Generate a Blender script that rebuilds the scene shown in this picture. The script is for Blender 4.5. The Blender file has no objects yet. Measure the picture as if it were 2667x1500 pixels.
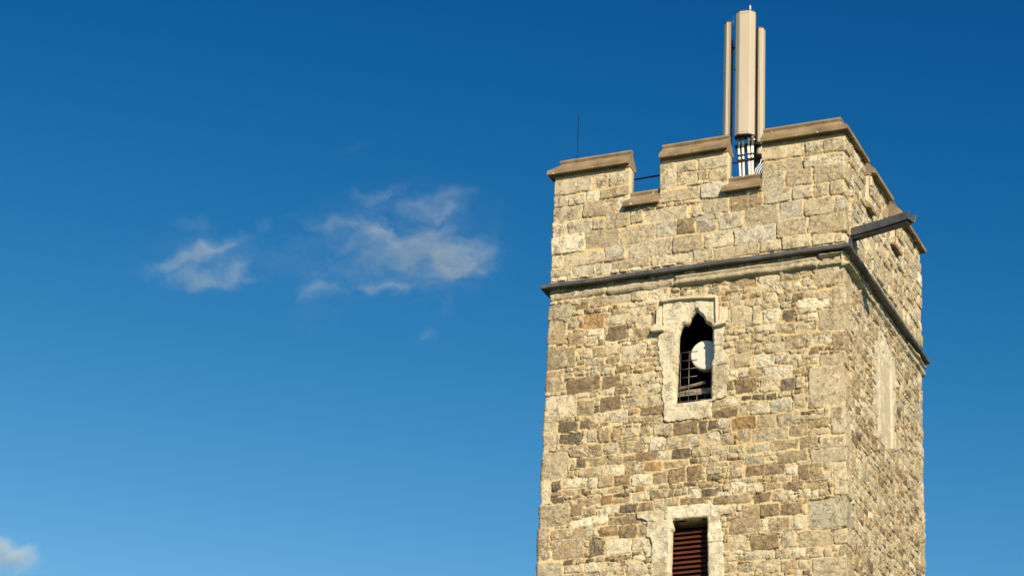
import bpy, bmesh, math, random
import numpy as np
from mathutils import Vector, Matrix
R = math.radians
scene = bpy.context.scene
COL = scene.collection
rng = np.random.default_rng(7)
random.seed(7)

# ---------------------------------------------------------------- camera
cam_d = bpy.data.cameras.new('camera')
cam = bpy.data.objects.new('camera', cam_d); COL.objects.link(cam)
cam_d.sensor_width = 36.0; cam_d.lens = 36.0 * 7000.0 / 2667.0
cam_d.clip_start = 0.5; cam_d.clip_end = 20000
YAW, PIT, ROL = -0.42315, 0.43822, 0.05023
Fv = Vector((math.sin(YAW)*math.cos(PIT), math.cos(YAW)*math.cos(PIT), math.sin(PIT)))
Rv = Vector((math.cos(YAW), -math.sin(YAW), 0)); Uv = Rv.cross(Fv)
R2 = Rv*math.cos(ROL) + Uv*math.sin(ROL); U2 = -Rv*math.sin(ROL) + Uv*math.cos(ROL)
CAM = Vector((11.95, -40.45, 1.6))
cam.matrix_world = Matrix(((R2.x, U2.x, -Fv.x, CAM.x), (R2.y, U2.y, -Fv.y, CAM.y), (R2.z, U2.z, -Fv.z, CAM.z), (0, 0, 0, 1)))
scene.camera = cam

# ---------------------------------------------------------------- light
SUN_AZ, SUN_EL = R(138), R(29)          # azimuth clockwise from +Y
SKY_STRENGTH = 0.10; EXPOSURE = 0.3
w = bpy.data.worlds.new('World'); scene.world = w; w.use_nodes = True
nt = w.node_tree; bg = nt.nodes['Background']
sky = nt.nodes.new('ShaderNodeTexSky'); sky.sky_type = 'NISHITA'; sky.sun_disc = False
sky.sun_elevation = SUN_EL; sky.sun_rotation = SUN_AZ
sky.altitude = 50; sky.air_density = 1.0; sky.dust_density = 0.3; sky.ozone_density = 3.0
# deep, clear-air colour response per channel: gain * (value - toe) ** power, capped near the horizon
sep = nt.nodes.new('ShaderNodeSeparateColor'); cmb = nt.nodes.new('ShaderNodeCombineColor')
nt.links.new(sky.outputs[0], sep.inputs[0])
def mth(op, a, b):
    n = nt.nodes.new('ShaderNodeMath'); n.operation = op
    for i, v in enumerate((a, b)):
        if hasattr(v, 'node'): nt.links.new(v, n.inputs[i])
        else: n.inputs[i].default_value = v
    return n.outputs[0]
for ch, (toe, gain, pw, cap) in enumerate(((.088, 30.0, 2.3, .20), (.048, 5.65, 2.0, .46), (.0, 2.07, 1.765, .80))):
    v = mth('SUBTRACT', mth('MULTIPLY', sep.outputs[ch], .1), toe)
    v = mth('MULTIPLY', mth('POWER', mth('MAXIMUM', v, 0.0), pw), gain)
    v = mth('ADD', mth('MINIMUM', v, cap), (.0035, .0, .004)[ch])
    v = mth('MULTIPLY', v, 10.0/2**EXPOSURE)
    nt.links.new(v, cmb.inputs[ch])
nt.links.new(cmb.outputs[0], bg.inputs[0]); bg.inputs[1].default_value = SKY_STRENGTH
sun_d = bpy.data.lights.new('sun', 'SUN'); sun_d.energy = 5.0; sun_d.angle = R(0.5); sun_d.color = (1.0, 0.83, 0.56)
sun = bpy.data.objects.new('sun', sun_d); COL.objects.link(sun)
sd = Vector((math.sin(SUN_AZ)*math.cos(SUN_EL), math.cos(SUN_AZ)*math.cos(SUN_EL), math.sin(SUN_EL)))
sun.rotation_euler = sd.to_track_quat('Z', 'Y').to_euler(); sun.location = (20, -20, 40)
vs = scene.view_settings; vs.view_transform = 'Standard'; vs.look = 'None'; vs.exposure = EXPOSURE; vs.gamma = 1; vs.use_curve_mapping = False
scene.cycles.volume_bounces = 0; scene.cycles.volume_step_rate = .15; scene.cycles.volume_max_steps = 256

# ---------------------------------------------------------------- tagging
def tag(o, label=None, cat=None, group=None, kind=None):
    if label: o['label'] = label
    if cat: o['category'] = cat
    if group: o['group'] = group
    if kind: o['kind'] = kind
    return o
def empty(name, loc=(0, 0, 0), parent=None):
    o = bpy.data.objects.new(name, None); COL.objects.link(o); o.location = loc; o.parent = parent
    o.empty_display_size = .3
    return o
def link(name, me, mat, parent=None):
    o = bpy.data.objects.new(name, me); COL.objects.link(o)
    if mat: me.materials.append(mat)
    if parent:
        o.parent = parent; o.matrix_parent_inverse = Matrix.Translation(parent.location).inverted()
    return o
def smooth(me): me.polygons.foreach_set('use_smooth', np.ones(len(me.polygons), bool))
def np_mesh(name, V, Q, col=None, sm=True):
    me = bpy.data.meshes.new(name)
    V = np.asarray(V, np.float32); Q = np.asarray(Q, np.int32)
    me.vertices.add(len(V)); me.vertices.foreach_set('co', V.ravel())
    me.loops.add(Q.size); me.loops.foreach_set('vertex_index', Q.ravel())
    n = Q.shape[1]
    me.polygons.add(len(Q)); me.polygons.foreach_set('loop_start', np.arange(0, Q.size, n, dtype=np.int32))
    me.update(calc_edges=True); me.validate()
    if sm: smooth(me)
    if col is not None:
        a = me.color_attributes.new('tint', 'FLOAT_COLOR', 'POINT')
        c = np.ones((len(V), 4), np.float32); c[:, :col.shape[1]] = col
        a.data.foreach_set('color', c.ravel())
    return me

# ---------------------------------------------------------------- noise (numpy value noise)
def vnoise(x, y, seed):
    r = np.random.default_rng(seed); G = r.random((256, 256))
    xi = np.floor(x).astype(int); yi = np.floor(y).astype(int)
    fx = x - xi; fy = y - yi; fx = fx*fx*(3-2*fx); fy = fy*fy*(3-2*fy)
    a = G[xi & 255, yi & 255]; b = G[(xi+1) & 255, yi & 255]; c = G[xi & 255, (yi+1) & 255]; d = G[(xi+1) & 255, (yi+1) & 255]
    return (a*(1-fx)+b*fx)*(1-fy) + (c*(1-fx)+d*fx)*fy
def fbm(x, y, s, seed, o=4, g=.5):
    t = 0; am = 1; n = 0
    for i in range(o):
        t = t + am*vnoise(x/s*2**i + 17.3*i, y/s*2**i + 5.1*i, seed+i); n += am; am *= g
    return t/n
def sstep(a, b, x):
    t = np.clip((x-a)/(b-a), 0, 1); return t*t*(3-2*t)
def pip(U, Z, poly):
    ins = np.zeros(U.shape, bool); n = len(poly)
    for i in range(n):
        x0, y0 = poly[i]; x1, y1 = poly[(i+1) % n]
        if y0 == y1: continue
        c = ((y0 > Z) != (y1 > Z)) & (U < (x1-x0)*(Z-y0)/(y1-y0)+x0); ins ^= c
    return ins

# ---------------------------------------------------------------- materials
def mat_new(name):
    m = bpy.data.materials.new(name); m.use_nodes = True
    return m, m.node_tree, m.node_tree.nodes['Principled BSDF']
def N(nt, t, **kw):
    n = nt.nodes.new(t)
    for k, v in kw.items(): setattr(n, k, v)
    return n
def noise_node(nt, scale, detail=5, rough=.6, vec=None):
    n = N(nt, 'ShaderNodeTexNoise'); n.inputs['Scale'].default_value = scale
    n.inputs['Detail'].default_value = detail; n.inputs['Roughness'].default_value = rough
    if vec: nt.links.new(vec, n.inputs['Vector'])
    return n
def ramp(nt, src, stops):
    r = N(nt, 'ShaderNodeValToRGB'); e = r.color_ramp.elements
    while len(e) < len(stops): e.new(.5)
    for i, (p, c) in enumerate(stops):
        e[i].position = p; e[i].color = (*c, 1) if len(c) == 3 else c
    nt.links.new(src, r.inputs[0]); return r
def mixc(nt, mode, fac, a, b):
    m = N(nt, 'ShaderNodeMix', data_type='RGBA', blend_type=mode)
    for sock, v in ((m.inputs[0], fac), (m.inputs[6], a), (m.inputs[7], b)):
        if hasattr(v, 'is_linked') or hasattr(v, 'node'): nt.links.new(v, sock)
        else: sock.default_value = v if isinstance(v, (int, float)) else (*v, 1)
    return m.outputs[2]
def surface(name, base, var=.25, scale=8, rough=.8, bump=.3, bscale=40, metallic=0, spots=None, streak=False, tint=False, bdist=.01):
    m, nt, b = mat_new(name)
    tc = N(nt, 'ShaderNodeTexCoord'); v = tc.outputs['Object']
    if streak:
        mp = N(nt, 'ShaderNodeMapping'); mp.inputs['Scale'].default_value = (1, 1, .15); nt.links.new(v, mp.inputs[0]); v2 = mp.outputs[0]
    else: v2 = v
    n1 = noise_node(nt, scale, 6, .6, v2)
    lo = tuple(c*(1-var) for c in (1, 1, 1)); hi = (1+var,)*3
    r1 = ramp(nt, n1.outputs[0], [(.3, lo), (.7, hi)])
    if tint:
        at = N(nt, 'ShaderNodeAttribute', attribute_name='tint'); src = at.outputs['Color']
    else: src = base
    c = mixc(nt, 'MULTIPLY', 1.0, src, r1.outputs[0])
    if spots:
        n2 = noise_node(nt, spots[0], 2, .5, v)
        r2 = ramp(nt, n2.outputs[0], [(spots[1], (0, 0, 0)), (spots[1]+.03, (1, 1, 1))])
        c = mixc(nt, 'MIX', r2.outputs[0], c, spots[2])
    nt.links.new(c, b.inputs['Base Color'])
    b.inputs['Roughness'].default_value = rough; b.inputs['Metallic'].default_value = metallic
    b.inputs['Specular IOR Level'].default_value = .3
    if bump:
        n3 = noise_node(nt, bscale, 8, .65, v)
        bp = N(nt, 'ShaderNodeBump'); bp.inputs['Strength'].default_value = bump; bp.inputs['Distance'].default_value = bdist
        nt.links.new(n3.outputs[0], bp.inputs['Height']); nt.links.new(bp.outputs[0], b.inputs['Normal'])
    return m
M = dict(
    wall=surface('ragstone_masonry', None, .20, 24, .92, .75, 42, tint=True, bdist=.012),
    coping=surface('brown_sandstone', (.27, .20, .12), .32, 3.2, .85, .5, 30, spots=(10, .69, (.62, .58, .5)), bdist=.006),
    pale=surface('pale_limestone', (.68, .60, .45), .18, 9, .9, .9, 30, spots=(7, .68, (.48, .38, .22)), bdist=.015),
    palet=surface('pale_dressed_limestone', None, .16, 14, .9, .9, 34, tint=True, bdist=.015),
    mould=surface('weathered_ragstone', (.42, .36, .25), .35, 10, .92, .9, 24, bdist=.02),
    lead=surface('weathered_lead', (.115, .117, .12), .35, 6, .55, .25, 30, metallic=.25, bdist=.006),
    leadin=surface('pale_oxidised_lead', (.42, .42, .40), .2, 8, .6, .2, 30, bdist=.004),
    dark=surface('black_painted_steel', (.018, .02, .024), .2, 10, .5, 0),
    steel=surface('galvanised_steel', (.22, .22, .21), .2, 14, .45, 0, metallic=.6),
    panel=surface('beige_radome_plastic', (.50, .44, .35), .06, 3, .6, .04, 90, streak=True, bdist=.002),
    panelback=surface('beige_aluminium_back', (.30, .235, .165), .1, 6, .5, 0, streak=True),
    cap=surface('dark_end_cap', (.06, .055, .05), .1, 9, .6, 0),
    cable=surface('white_cable_sleeve', (.78, .77, .72), .06, 12, .5, 0),
    gcable=surface('grey_cable_sleeve', (.20, .21, .19), .15, 12, .5, 0),
    blk=surface('black_cable', (.012, .012, .014), .1, 12, .5, 0),
    dish=surface('white_dish_cover', (.70, .68, .61), .03, 5, .45, 0),
    louvre=surface('brown_painted_boards', (.10, .031, .018), .25, 7, .6, .15, 60, bdist=.004, spots=(16, .745, (.45, .38, .33))),
    inside=surface('dark_interior_shade', (.03, .027, .022), .3, 4, .95, 0),  # near-black colour stands in for the shade inside the tower
    roof=surface('roof_lead', (.16, .16, .16), .2, 3, .7, 0),
    beam=surface('grey_timber', (.30, .26, .21), .2, 20, .8, .2, 60, bdist=.004),
)

# ---------------------------------------------------------------- ground
def ground():
    m, nt, b = mat_new('grass_field')
    n = noise_node(nt, .15, 8, .6); r = ramp(nt, n.outputs[0], [(.35, (.045, .075, .02)), (.7, (.10, .12, .045))])
    nt.links.new(r.outputs[0], b.inputs['Base Color']); b.inputs['Roughness'].default_value = 1
    me = np_mesh('ground', [(-9000, -9000, 0), (9000, -9000, 0), (9000, 9000, 0), (-9000, 9000, 0)], [(0, 1, 2, 3)], sm=False)
    tag(link('ground', me, m), kind='structure')
ground()
STONE_TXT = """
-47,1870,-41,1880,k -114,1968,-109,1973,k -427,2169,-418,2178,k -549,2414,-476,2444,p -470,2417,-444,2443,p -443,2418,-399,2445,p -549,2389,-523,2412,g -522,2390,-487,2410,g -486,2393,-460,2414,w -459,2394,-399,2413,b -342,2394,-312,2445,p
-312,2422,-272,2443,y -311,2398,-271,2421,y -339,2365,-268,2390,b -270,2421,-210,2448,y -270,2402,-252,2420,y -251,2396,-212,2420,y -266,2361,-216,2392,g -146,2360,-108,2396,g -106,2361,-56,2394,b -54,2361,10,2394,b -146,2393,-75,2417,b
-73,2392,11,2414,w -148,2420,-70,2448,p -69,2419,-36,2445,g -35,2418,11,2447,p -93,2333,-57,2360,p -55,2334,-26,2360,p -24,2332,16,2359,p -550,2360,-494,2388,p -492,2359,-428,2392,b -426,2365,-407,2392,w -548,2329,-523,2360,p
-521,2330,-473,2357,g -472,2332,-447,2354,p -447,2331,-399,2362,b -398,2333,-374,2359,p -372,2330,-288,2357,y -418,2294,-351,2328,b -350,2297,-309,2330,g -308,2299,-275,2329,d -548,2292,-486,2329,w -485,2295,-419,2330,b
-404,2261,-317,2296,p -316,2262,-259,2295,b -547,2266,-528,2292,p -527,2264,-447,2289,p -447,2264,-407,2294,g -548,2248,-509,2264,b -506,2243,-432,2263,g -430,2246,-358,2264,b -356,2244,-277,2262,p -262,2332,-212,2360,b
-208,2328,-151,2358,d -146,2333,-96,2362,g -116,2299,-74,2332,g -72,2296,-16,2331,y -15,2296,27,2328,g -273,2296,-236,2330,g -231,2295,-185,2327,g -182,2293,-118,2332,b -122,2263,-66,2297,b -64,2259,20,2296,b -256,2262,-202,2294,w
-201,2259,-124,2294,g -113,2236,-59,2263,p -57,2234,-18,2261,y -16,2232,20,2256,w -239,2238,-154,2260,b -152,2240,-115,2261,p -277,2243,-240,2262,p -550,2162,-507,2192,g -552,2115,-519,2161,b -552,2065,-495,2104,b -554,2021,-522,2062,b
-553,1964,-492,2014,p -484,2135,-443,2165,o -438,2107,-398,2136,d -440,2138,-403,2155,p -472,2178,-429,2198,b -431,2157,-397,2168,b -395,2150,-363,2164,w -426,2180,-394,2198,p -394,2178,-361,2198,p -360,2176,-320,2201,w
-512,2106,-480,2133,b -476,2122,-443,2134,w -476,2106,-454,2120,w -464,2079,-439,2098,b -440,2080,-408,2098,p -407,2071,-361,2094,p -419,2043,-390,2058,d -477,2062,-439,2078,p -436,2063,-410,2078,b -409,2060,-379,2073,p
-443,2017,-409,2040,d -512,2014,-446,2042,d -467,2043,-446,2061,b -445,2041,-422,2056,p -382,2019,-343,2035,p -405,2016,-386,2036,p -367,1998,-334,2016,p -418,2000,-395,2013,d -445,2003,-419,2015,p -390,1995,-370,2013,b
-489,1969,-456,1998,b -446,1973,-405,1999,d -398,1978,-369,1994,p -368,1975,-329,1995,p -369,1955,-327,1973,d -391,1944,-326,1956,b -427,1949,-392,1969,w -454,1952,-428,1970,w -389,2104,-358,2126,b -399,2135,-381,2152,p
-380,2129,-352,2149,p -206,2025,-166,2052,y -206,2005,-192,2022,w -171,2004,-146,2020,b -211,1983,-199,2003,k -185,1962,-166,1970,k -164,1959,-145,1970,k -212,1955,-188,1969,w -237,1934,-192,1949,d -239,1953,-213,1969,b
-190,1934,-169,1953,p -205,2105,-167,2140,y -169,2068,-142,2087,b -162,2045,-147,2064,b -196,2053,-170,2069,b -162,2023,-124,2043,w -119,2022,-97,2043,w -93,2025,-78,2039,w -74,2026,-63,2045,w -62,2031,-47,2046,d -61,2014,-48,2025,w
-64,1935,8,2008,y -45,2008,8,2030,y -54,2161,8,2196,p -48,2074,8,2114,y -23,2034,7,2070,b -59,2049,-24,2073,w -106,2048,-69,2075,b -142,2045,-106,2064,p -156,2165,-115,2194,w -114,2178,-79,2189,b -111,2103,-90,2122,k -94,2135,-72,2152,d
-84,2120,-26,2138,w -80,2111,-49,2120,p -147,2101,-115,2128,w -165,2102,-150,2140,p -122,2081,-87,2098,b -85,2080,-53,2095,p -155,2086,-125,2098,w -22,2117,8,2157,p -49,2135,-23,2151,p -209,2175,-160,2199,b -147,2141,-121,2160,p
-112,2163,-93,2176,w -92,2163,-78,2172,w -75,2162,-58,2178,p -208,2143,-186,2169,p -185,2154,-173,2164,b -172,2154,-149,2164,b -195,1975,-156,2003,d -151,1973,-118,1997,p -114,1972,-88,1994,k -87,1973,-70,1995,p -143,1997,-92,2018,w
-190,2008,-172,2021,w -118,1960,-94,1970,p -139,1958,-124,1969,k -93,1935,-71,1963,y -132,1933,-94,1957,g -168,1934,-133,1954,p -79,1922,-52,1929,k -202,1908,-156,1932,o -154,1908,-121,1932,y -119,1907,-81,1931,b -64,1896,-31,1910,b
-79,1911,-44,1921,y -25,1881,8,1930,p -190,1885,-168,1908,b -164,1881,-126,1908,b -125,1883,-99,1906,y -96,1886,-66,1906,b -64,1883,-29,1895,y -131,1863,-83,1881,b -81,1861,-47,1883,b -44,1857,8,1878,p -61,1832,8,1857,p
-175,1863,-134,1878,g -204,1867,-178,1880,p -121,1839,-66,1859,b -177,1843,-145,1859,g -204,1821,-179,1853,b -175,1822,-142,1841,d -141,1819,-106,1840,d -103,1816,-84,1835,w -83,1805,-62,1833,d -61,1803,-40,1833,b -39,1817,-24,1833,b
-20,1770,7,1830,p -182,1810,-156,1820,p -155,1810,-131,1817,b -117,1806,-98,1816,b -204,1794,-175,1814,w -172,1793,-144,1806,w -142,1793,-111,1806,b -108,1789,-72,1804,d -67,1786,-30,1800,b -48,1773,-30,1783,b -60,1772,-48,1784,w
-76,1773,-61,1788,p -204,1775,-166,1791,b -160,1773,-131,1788,d -127,1772,-100,1788,b -98,1769,-84,1780,w -148,1746,-116,1769,d -115,1745,-74,1766,d -182,1748,-151,1770,b -68,1715,7,1769,g -203,1720,-150,1747,b -134,1717,-96,1742,b
-94,1717,-72,1741,w -147,1718,-136,1743,w -167,1688,-116,1714,d -203,1691,-171,1717,p -112,1689,-86,1714,p -81,1685,-24,1713,y -22,1686,6,1711,p -177,1672,-146,1688,p -145,1672,-122,1686,w -121,1669,-95,1686,p -93,1669,-71,1686,w
-69,1666,-40,1684,p -13,1664,6,1684,b -188,1652,-158,1666,b -157,1646,-113,1670,p -111,1647,-86,1666,b -82,1647,-59,1663,p -57,1620,6,1663,y -39,1664,-24,1680,p -555,1911,-526,1967,p -556,1857,-502,1906,p -554,1812,-534,1857,p
-556,1767,-496,1808,y -559,1707,-532,1766,b -556,1666,-504,1703,p -522,1943,-487,1962,k -484,1945,-463,1961,k -521,1919,-479,1939,k -478,1925,-469,1941,p -467,1918,-450,1941,p -448,1916,-426,1941,b -421,1915,-401,1939,b
-400,1917,-373,1937,b -369,1916,-349,1937,b -345,1916,-310,1937,p -308,1912,-261,1936,d -259,1910,-245,1933,k -243,1915,-227,1932,k -226,1913,-206,1932,w -321,1888,-284,1910,b -282,1886,-256,1908,p -252,1885,-223,1911,p
-221,1883,-197,1906,b -351,1887,-322,1912,w -407,1888,-367,1910,b -436,1890,-410,1912,p -465,1889,-438,1913,b -501,1892,-466,1915,b -376,1871,-336,1888,d -334,1870,-310,1885,w -309,1868,-274,1886,k -273,1867,-240,1884,b
-235,1867,-205,1882,p -488,1872,-470,1890,k -462,1872,-430,1886,b -428,1871,-399,1884,b -398,1874,-377,1884,d -483,1852,-436,1870,b -433,1851,-398,1870,w -395,1849,-359,1871,b -358,1851,-328,1868,o -325,1852,-280,1865,b
-276,1855,-261,1866,k -314,1824,-284,1851,d -281,1823,-252,1852,d -246,1832,-218,1846,p -245,1821,-220,1831,k -343,1826,-316,1848,b -383,1826,-343,1847,w -416,1830,-386,1850,d -445,1831,-418,1853,b -465,1830,-447,1851,w
-511,1835,-466,1853,w -531,1835,-514,1852,k -511,1821,-474,1831,b -473,1820,-454,1828,d -453,1818,-428,1827,p -426,1818,-399,1828,b -415,1808,-385,1816,k -373,1815,-357,1826,o -530,1823,-512,1832,b -530,1810,-507,1821,k
-481,1801,-439,1814,b -438,1797,-416,1815,o -415,1797,-386,1807,b -381,1797,-349,1813,p -347,1798,-314,1816,b -254,1793,-227,1807,k -277,1793,-255,1809,w -287,1815,-262,1823,k -260,1809,-224,1818,b -292,1781,-245,1795,d
-320,1783,-294,1798,y -340,1780,-323,1795,g -369,1778,-342,1794,d -404,1778,-370,1794,k -446,1781,-406,1793,w -469,1780,-447,1796,b -495,1782,-472,1803,d -493,1761,-424,1779,w -423,1758,-362,1773,d -234,1776,-204,1790,d
-465,1741,-444,1761,p -439,1739,-404,1758,d -403,1732,-370,1757,d -369,1732,-353,1755,b -530,1742,-467,1761,b -525,1706,-465,1741,b -458,1706,-429,1735,k -427,1704,-379,1732,w -378,1708,-343,1730,w -504,1695,-484,1704,k
-479,1695,-464,1703,b -462,1695,-446,1702,k -407,1693,-379,1700,d -376,1692,-355,1700,w -463,1676,-435,1693,w -501,1679,-466,1693,p -433,1668,-391,1692,p -387,1662,-354,1688,p -213,1653,-190,1669,b -500,1663,-439,1677,b
"""
# ================================================================ THE TOWER
tower = empty('church_tower', (-2.75, 2.52, 0))
tag(tower, 'square crenellated ragstone church tower with louvred belfry window', 'tower')
W, D = 5.5, 5.04
PAL = dict(p=(.57,.49,.345), w=(.68,.61,.46), g=(.465,.42,.31), y=(.51,.425,.28), b=(.39,.30,.18), d=(.25,.186,.112), k=(.165,.135,.093), o=(.34,.215,.105), W=(.71,.635,.48))
MORT = np.array((.68,.535,.305))
STONES = [(a/100, b/100, c/100, d/100, k) for a, b, c, d, k in ((*map(float, s.split(',')[:4]), s.split(',')[4]) for s in STONE_TXT.split())]

def snap(st):
    out = []
    for x0, z0, x1, z1, k in st:
        if x0 < -5.36: x0 = -5.6
        if x1 > -.13: x1 = .1
        if z0 > 23.55:
            if abs(x1+3.97) < .16: x1 = -4.00
            if abs(x0+3.43) < .14: x0 = -3.49
            if abs(x1+2.09) < .16: x1 = -2.11
            if abs(x0+1.50) < .14: x0 = -1.57
        out.append((x0, z0, x1, z1, k))
    return out
STONES = snap(STONES)
def fill_courses(u0, u1, z0, z1, hmin, hmax, wmin, wmax, mix, rs):
    out = []; z = z0; off = 0
    while z < z1:
        h = rs.uniform(hmin, hmax); u = u0 - rs.uniform(0, wmax)
        while u < u1:
            wd = rs.uniform(wmin, wmax); g = .006
            k = rs.choice(list(mix), p=np.array(list(mix.values()))/sum(mix.values()))
            if h > .15 and rs.random() < .25:
                c = rs.uniform(.4, .6)
                out.append((u+g, z+g, u+wd-g, z+h*c-g, k)); out.append((u+g, z+h*c+g, u+wd-g, z+h-g, rs.choice(list(mix))))
            else:
                dz = rs.uniform(-.012, .012)
                out.append((u+g, z+g+dz, u+wd-g, z+h-g+dz, k))
            u += wd
        z += h
    return out

def masonry(u, z, traced, filler, seed, rise=.026, flat=(), over=None):
    """height and colour fields of a masonry face sampled on columns u and rows z"""
    U, Z = np.meshgrid(u, z)
    wu = (fbm(U, Z, .16, seed)-.5)*.055 + (fbm(U, Z, .035, seed+9)-.5)*.016
    wz = (fbm(U, Z, .16, seed+20)-.5)*.05 + (fbm(U, Z, .035, seed+29)-.5)*.016
    UW, ZW = U+wu, Z+wz
    mort = fbm(U, Z, .06, seed+40)
    S = np.full(U.shape, -.06)
    H = (mort-.5)*.010+.002
    C = MORT*(1+(mort[..., None]-.5)*.35) * (1+(fbm(U, Z, .9, seed+41)[..., None]-.5)*np.array((.3, .36, .5)))
    pn = fbm(U, Z, .11, seed+50, 5, .6); vein = np.abs(fbm(U, Z, .14, seed+60, 5, .65)-.5)*2
    fine = fbm(U, Z, .04, seed+70, 3, .7); layer = fbm(U*.35, Z+.12*wu, .035, seed+75, 3, .6)
    rs = np.random.default_rng(seed+99)
    P = np.array(PAL['p']); PL = dict(PAL, **(over or {}))
    for idx, (x0, z0, x1, z1, k) in enumerate(list(traced)+list(filler)):
        isf = idx >= len(traced); pad = .07
        i0, i1 = np.searchsorted(z, (z0-pad, z1+pad)); j0, j1 = np.searchsorted(u, (x0-pad, x1+pad))
        rot = rs.normal(0, .025); rr = rs.uniform(.12, .42); pr = rs.random(7)
        if i1-i0 < 1 or j1-j0 < 1: continue
        sl = (slice(i0, i1), slice(j0, j1))
        cx, cz = (x0+x1)/2, (z0+z1)/2; hx, hz = (x1-x0)/2, (z1-z0)/2
        dx = UW[sl]-cx; dz = ZW[sl]-cz + rot*dx*(0 if hx > .35 else 1)
        dz = dz + (pr[0]-.5)*.10*dx*(1 if isf else .5)
        r = min(hx, hz)*rr
        qx = np.abs(dx)-(hx-r); qz = np.abs(dz)-(hz-r)
        s = r - (np.hypot(np.maximum(qx, 0), np.maximum(qz, 0)) + np.minimum(np.maximum(qx, qz), 0))
        if isf: s = np.minimum(s, -S[sl]-.004)
        if s.max() < ((.019 if seed < 100 else .03) if isf else .004): continue
        ctr = s > S[sl]
        edge = sstep(-.003, .012, s)
        if isf and hx*hz < .001: edge *= .8
        pil = np.sqrt(np.clip(s/(min(hx, hz)+.001), 0, 1))
        base = rise*(.3+.9*pr[1]) + .004*pil
        rough = (pn[sl]-.5)*(.022 if k in 'bdk' else .014) + (fine[sl]-.5)*.008 - sstep(.12, 0, vein[sl])*.010*(.4+pr[2])
        if k in 'dkb': rough = rough + (layer[sl]-.5)*.011
        tilt = (pr[3]-.5)*.10*dx + (pr[4]-.42)*.16*dz
        if hx*hz > .03: rough = rough*.65
        # chipped, hammer-dressed face: a few cut planes
        cut = 1.0
        for q in range(4):
            th = 1.57*q+rs.uniform(-.6, .6); sl_ = rs.uniform(.05, .34)
            cut = np.minimum(cut, (rs.uniform(.0, .5)*min(hx, hz)-(dx*math.cos(th)+dz*math.sin(th)))*sl_)
        rough = rough + np.clip(cut, -(.008 if seed > 100 else .013), 0)
        h = edge*(base+rough+tilt)
        br = .88+.24*pr[5]
        c0 = np.array(PL[k])*br*(1+(pr[6]-.5)*np.array((0, .03, .12)))
        m = pn[sl]
        if k in 'bdko':
            a = sstep(.47, .66, m + (pr[2]-.5)*.22)
            col = c0[None, None]*(1-a[..., None]) + (P*.9 if k == 'b' else c0*1.5)[None, None]*a[..., None]
        else:
            a = sstep(.53, .68, m+(pr[2]-.5)*.12)*.6
            col = c0[None, None]*(1-a[..., None]) + (np.array(PAL['b']))[None, None]*a[..., None]
        col = col*(1-.55*sstep(.12, 0, vein[sl])*sstep(.35, .55, m))[..., None]
        col = col*(.78+.44*fine[sl])[..., None]
        hs, cs = H[sl], C[sl]
        # mortar cut back along the joint, mostly under the stone; crevice shade put into its colour
        gr = np.exp(-((s+.004)/.006)**2)*sstep(.48, .64, mort[sl]+.16*(dz < 0)-.05*(pr[6] < .4))
        gk = gr*(s < .004)
        hs -= gk*.018; cs *= (1-.40*gk)[..., None]
        e = edge[..., None]
        upd = ctr & (s > -.003)
        hs[upd] = (hs*(1-edge)*.3+h)[upd]; cs[upd] = (cs*(1-e)+col*e)[upd]
        ss = S[sl]; ss[ctr] = s[ctr]
    # open joints: mortar lost here and there
    gap = sstep(.62, .72, fbm(U, Z, .22, seed+80)) * sstep(0.0, -.008, S)
    H -= gap*.03; C *= (1-.25*gap)[..., None]
    # rain streaks running down from the string course, sills and copings
    for top, ln, am in ((22.15, 1.3, .26), (19.36, .9, .18), (24.5, .6, .16)):
        dn = top-Z; C *= (1-am*(dn > 0)*np.exp(-np.clip(dn, 0, 9)/ln)*sstep(.48, .72, fbm(U, Z*.12, .11, seed+90, 4, .6)))[..., None]
    for poly in flat:
        ins = pip(U, Z, poly); H[ins] = -.012; C[ins] = PAL['p']
    return H, C

def shell(cols, z, keep, name, skirt=.10):
    """cols: list of (base xy (n,2), normal (2,), H (nz,n), C (nz,n,3)) round the tower; corners shared"""
    xs = []; hs = []; cs = []
    F = len(cols)
    for f in range(F):
        b, n, H, Cc = cols[f]; pb, pn_, pH, pC = cols[f-1]
        d = b[None]+H[..., None]*np.array(n)[None, None]
        d[:, 0] = b[0]+H[:, 0, None]*np.array(n)+pH[:, -1, None]*np.array(pn_)
        xs.append(d[:, :-1]); cs.append(Cc[:, :-1])
        hs.append(np.repeat(np.array(n)[None], d.shape[1]-1, 0))
    X = np.concatenate(xs, 1); Cc = np.concatenate(cs, 1); Nn = np.concatenate(hs, 0)
    nz, nc = X.shape[:2]
    V = np.dstack([X, np.repeat(z[:, None], nc, 1)]).reshape(-1, 3); K = Cc.reshape(-1, 3)
    i, j = np.meshgrid(np.arange(nz-1), np.arange(nc), indexing='ij'); jn = (j+1) % nc
    Q = np.stack([i*nc+j, i*nc+jn, (i+1)*nc+jn, (i+1)*nc+j], -1).reshape(-1, 4)
    ck = keep.reshape(-1)
    Q = Q[ck]
    # skirts into the wall round every opening
    e = np.concatenate([Q[:, [0, 1]], Q[:, [1, 2]], Q[:, [2, 3]], Q[:, [3, 0]]])
    key = np.sort(e, 1); kk = key[:, 0].astype(np.int64)*len(V)+key[:, 1]
    _, inv, cnt = np.unique(kk, return_inverse=True, return_counts=True)
    be = e[cnt[inv] == 1]
    bv = np.unique(be); mp = {v: len(V)+t for t, v in enumerate(bv)}
    nv = V[bv].copy(); nv[:, :2] -= Nn[bv % nc]*skirt
    V = np.concatenate([V, nv]); K = np.concatenate([K, K[bv]*.8])
    S = np.array([(b, a, mp[a], mp[b]) for a, b in be])
    Q = np.concatenate([Q, S])
    return V, Q, K

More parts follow.
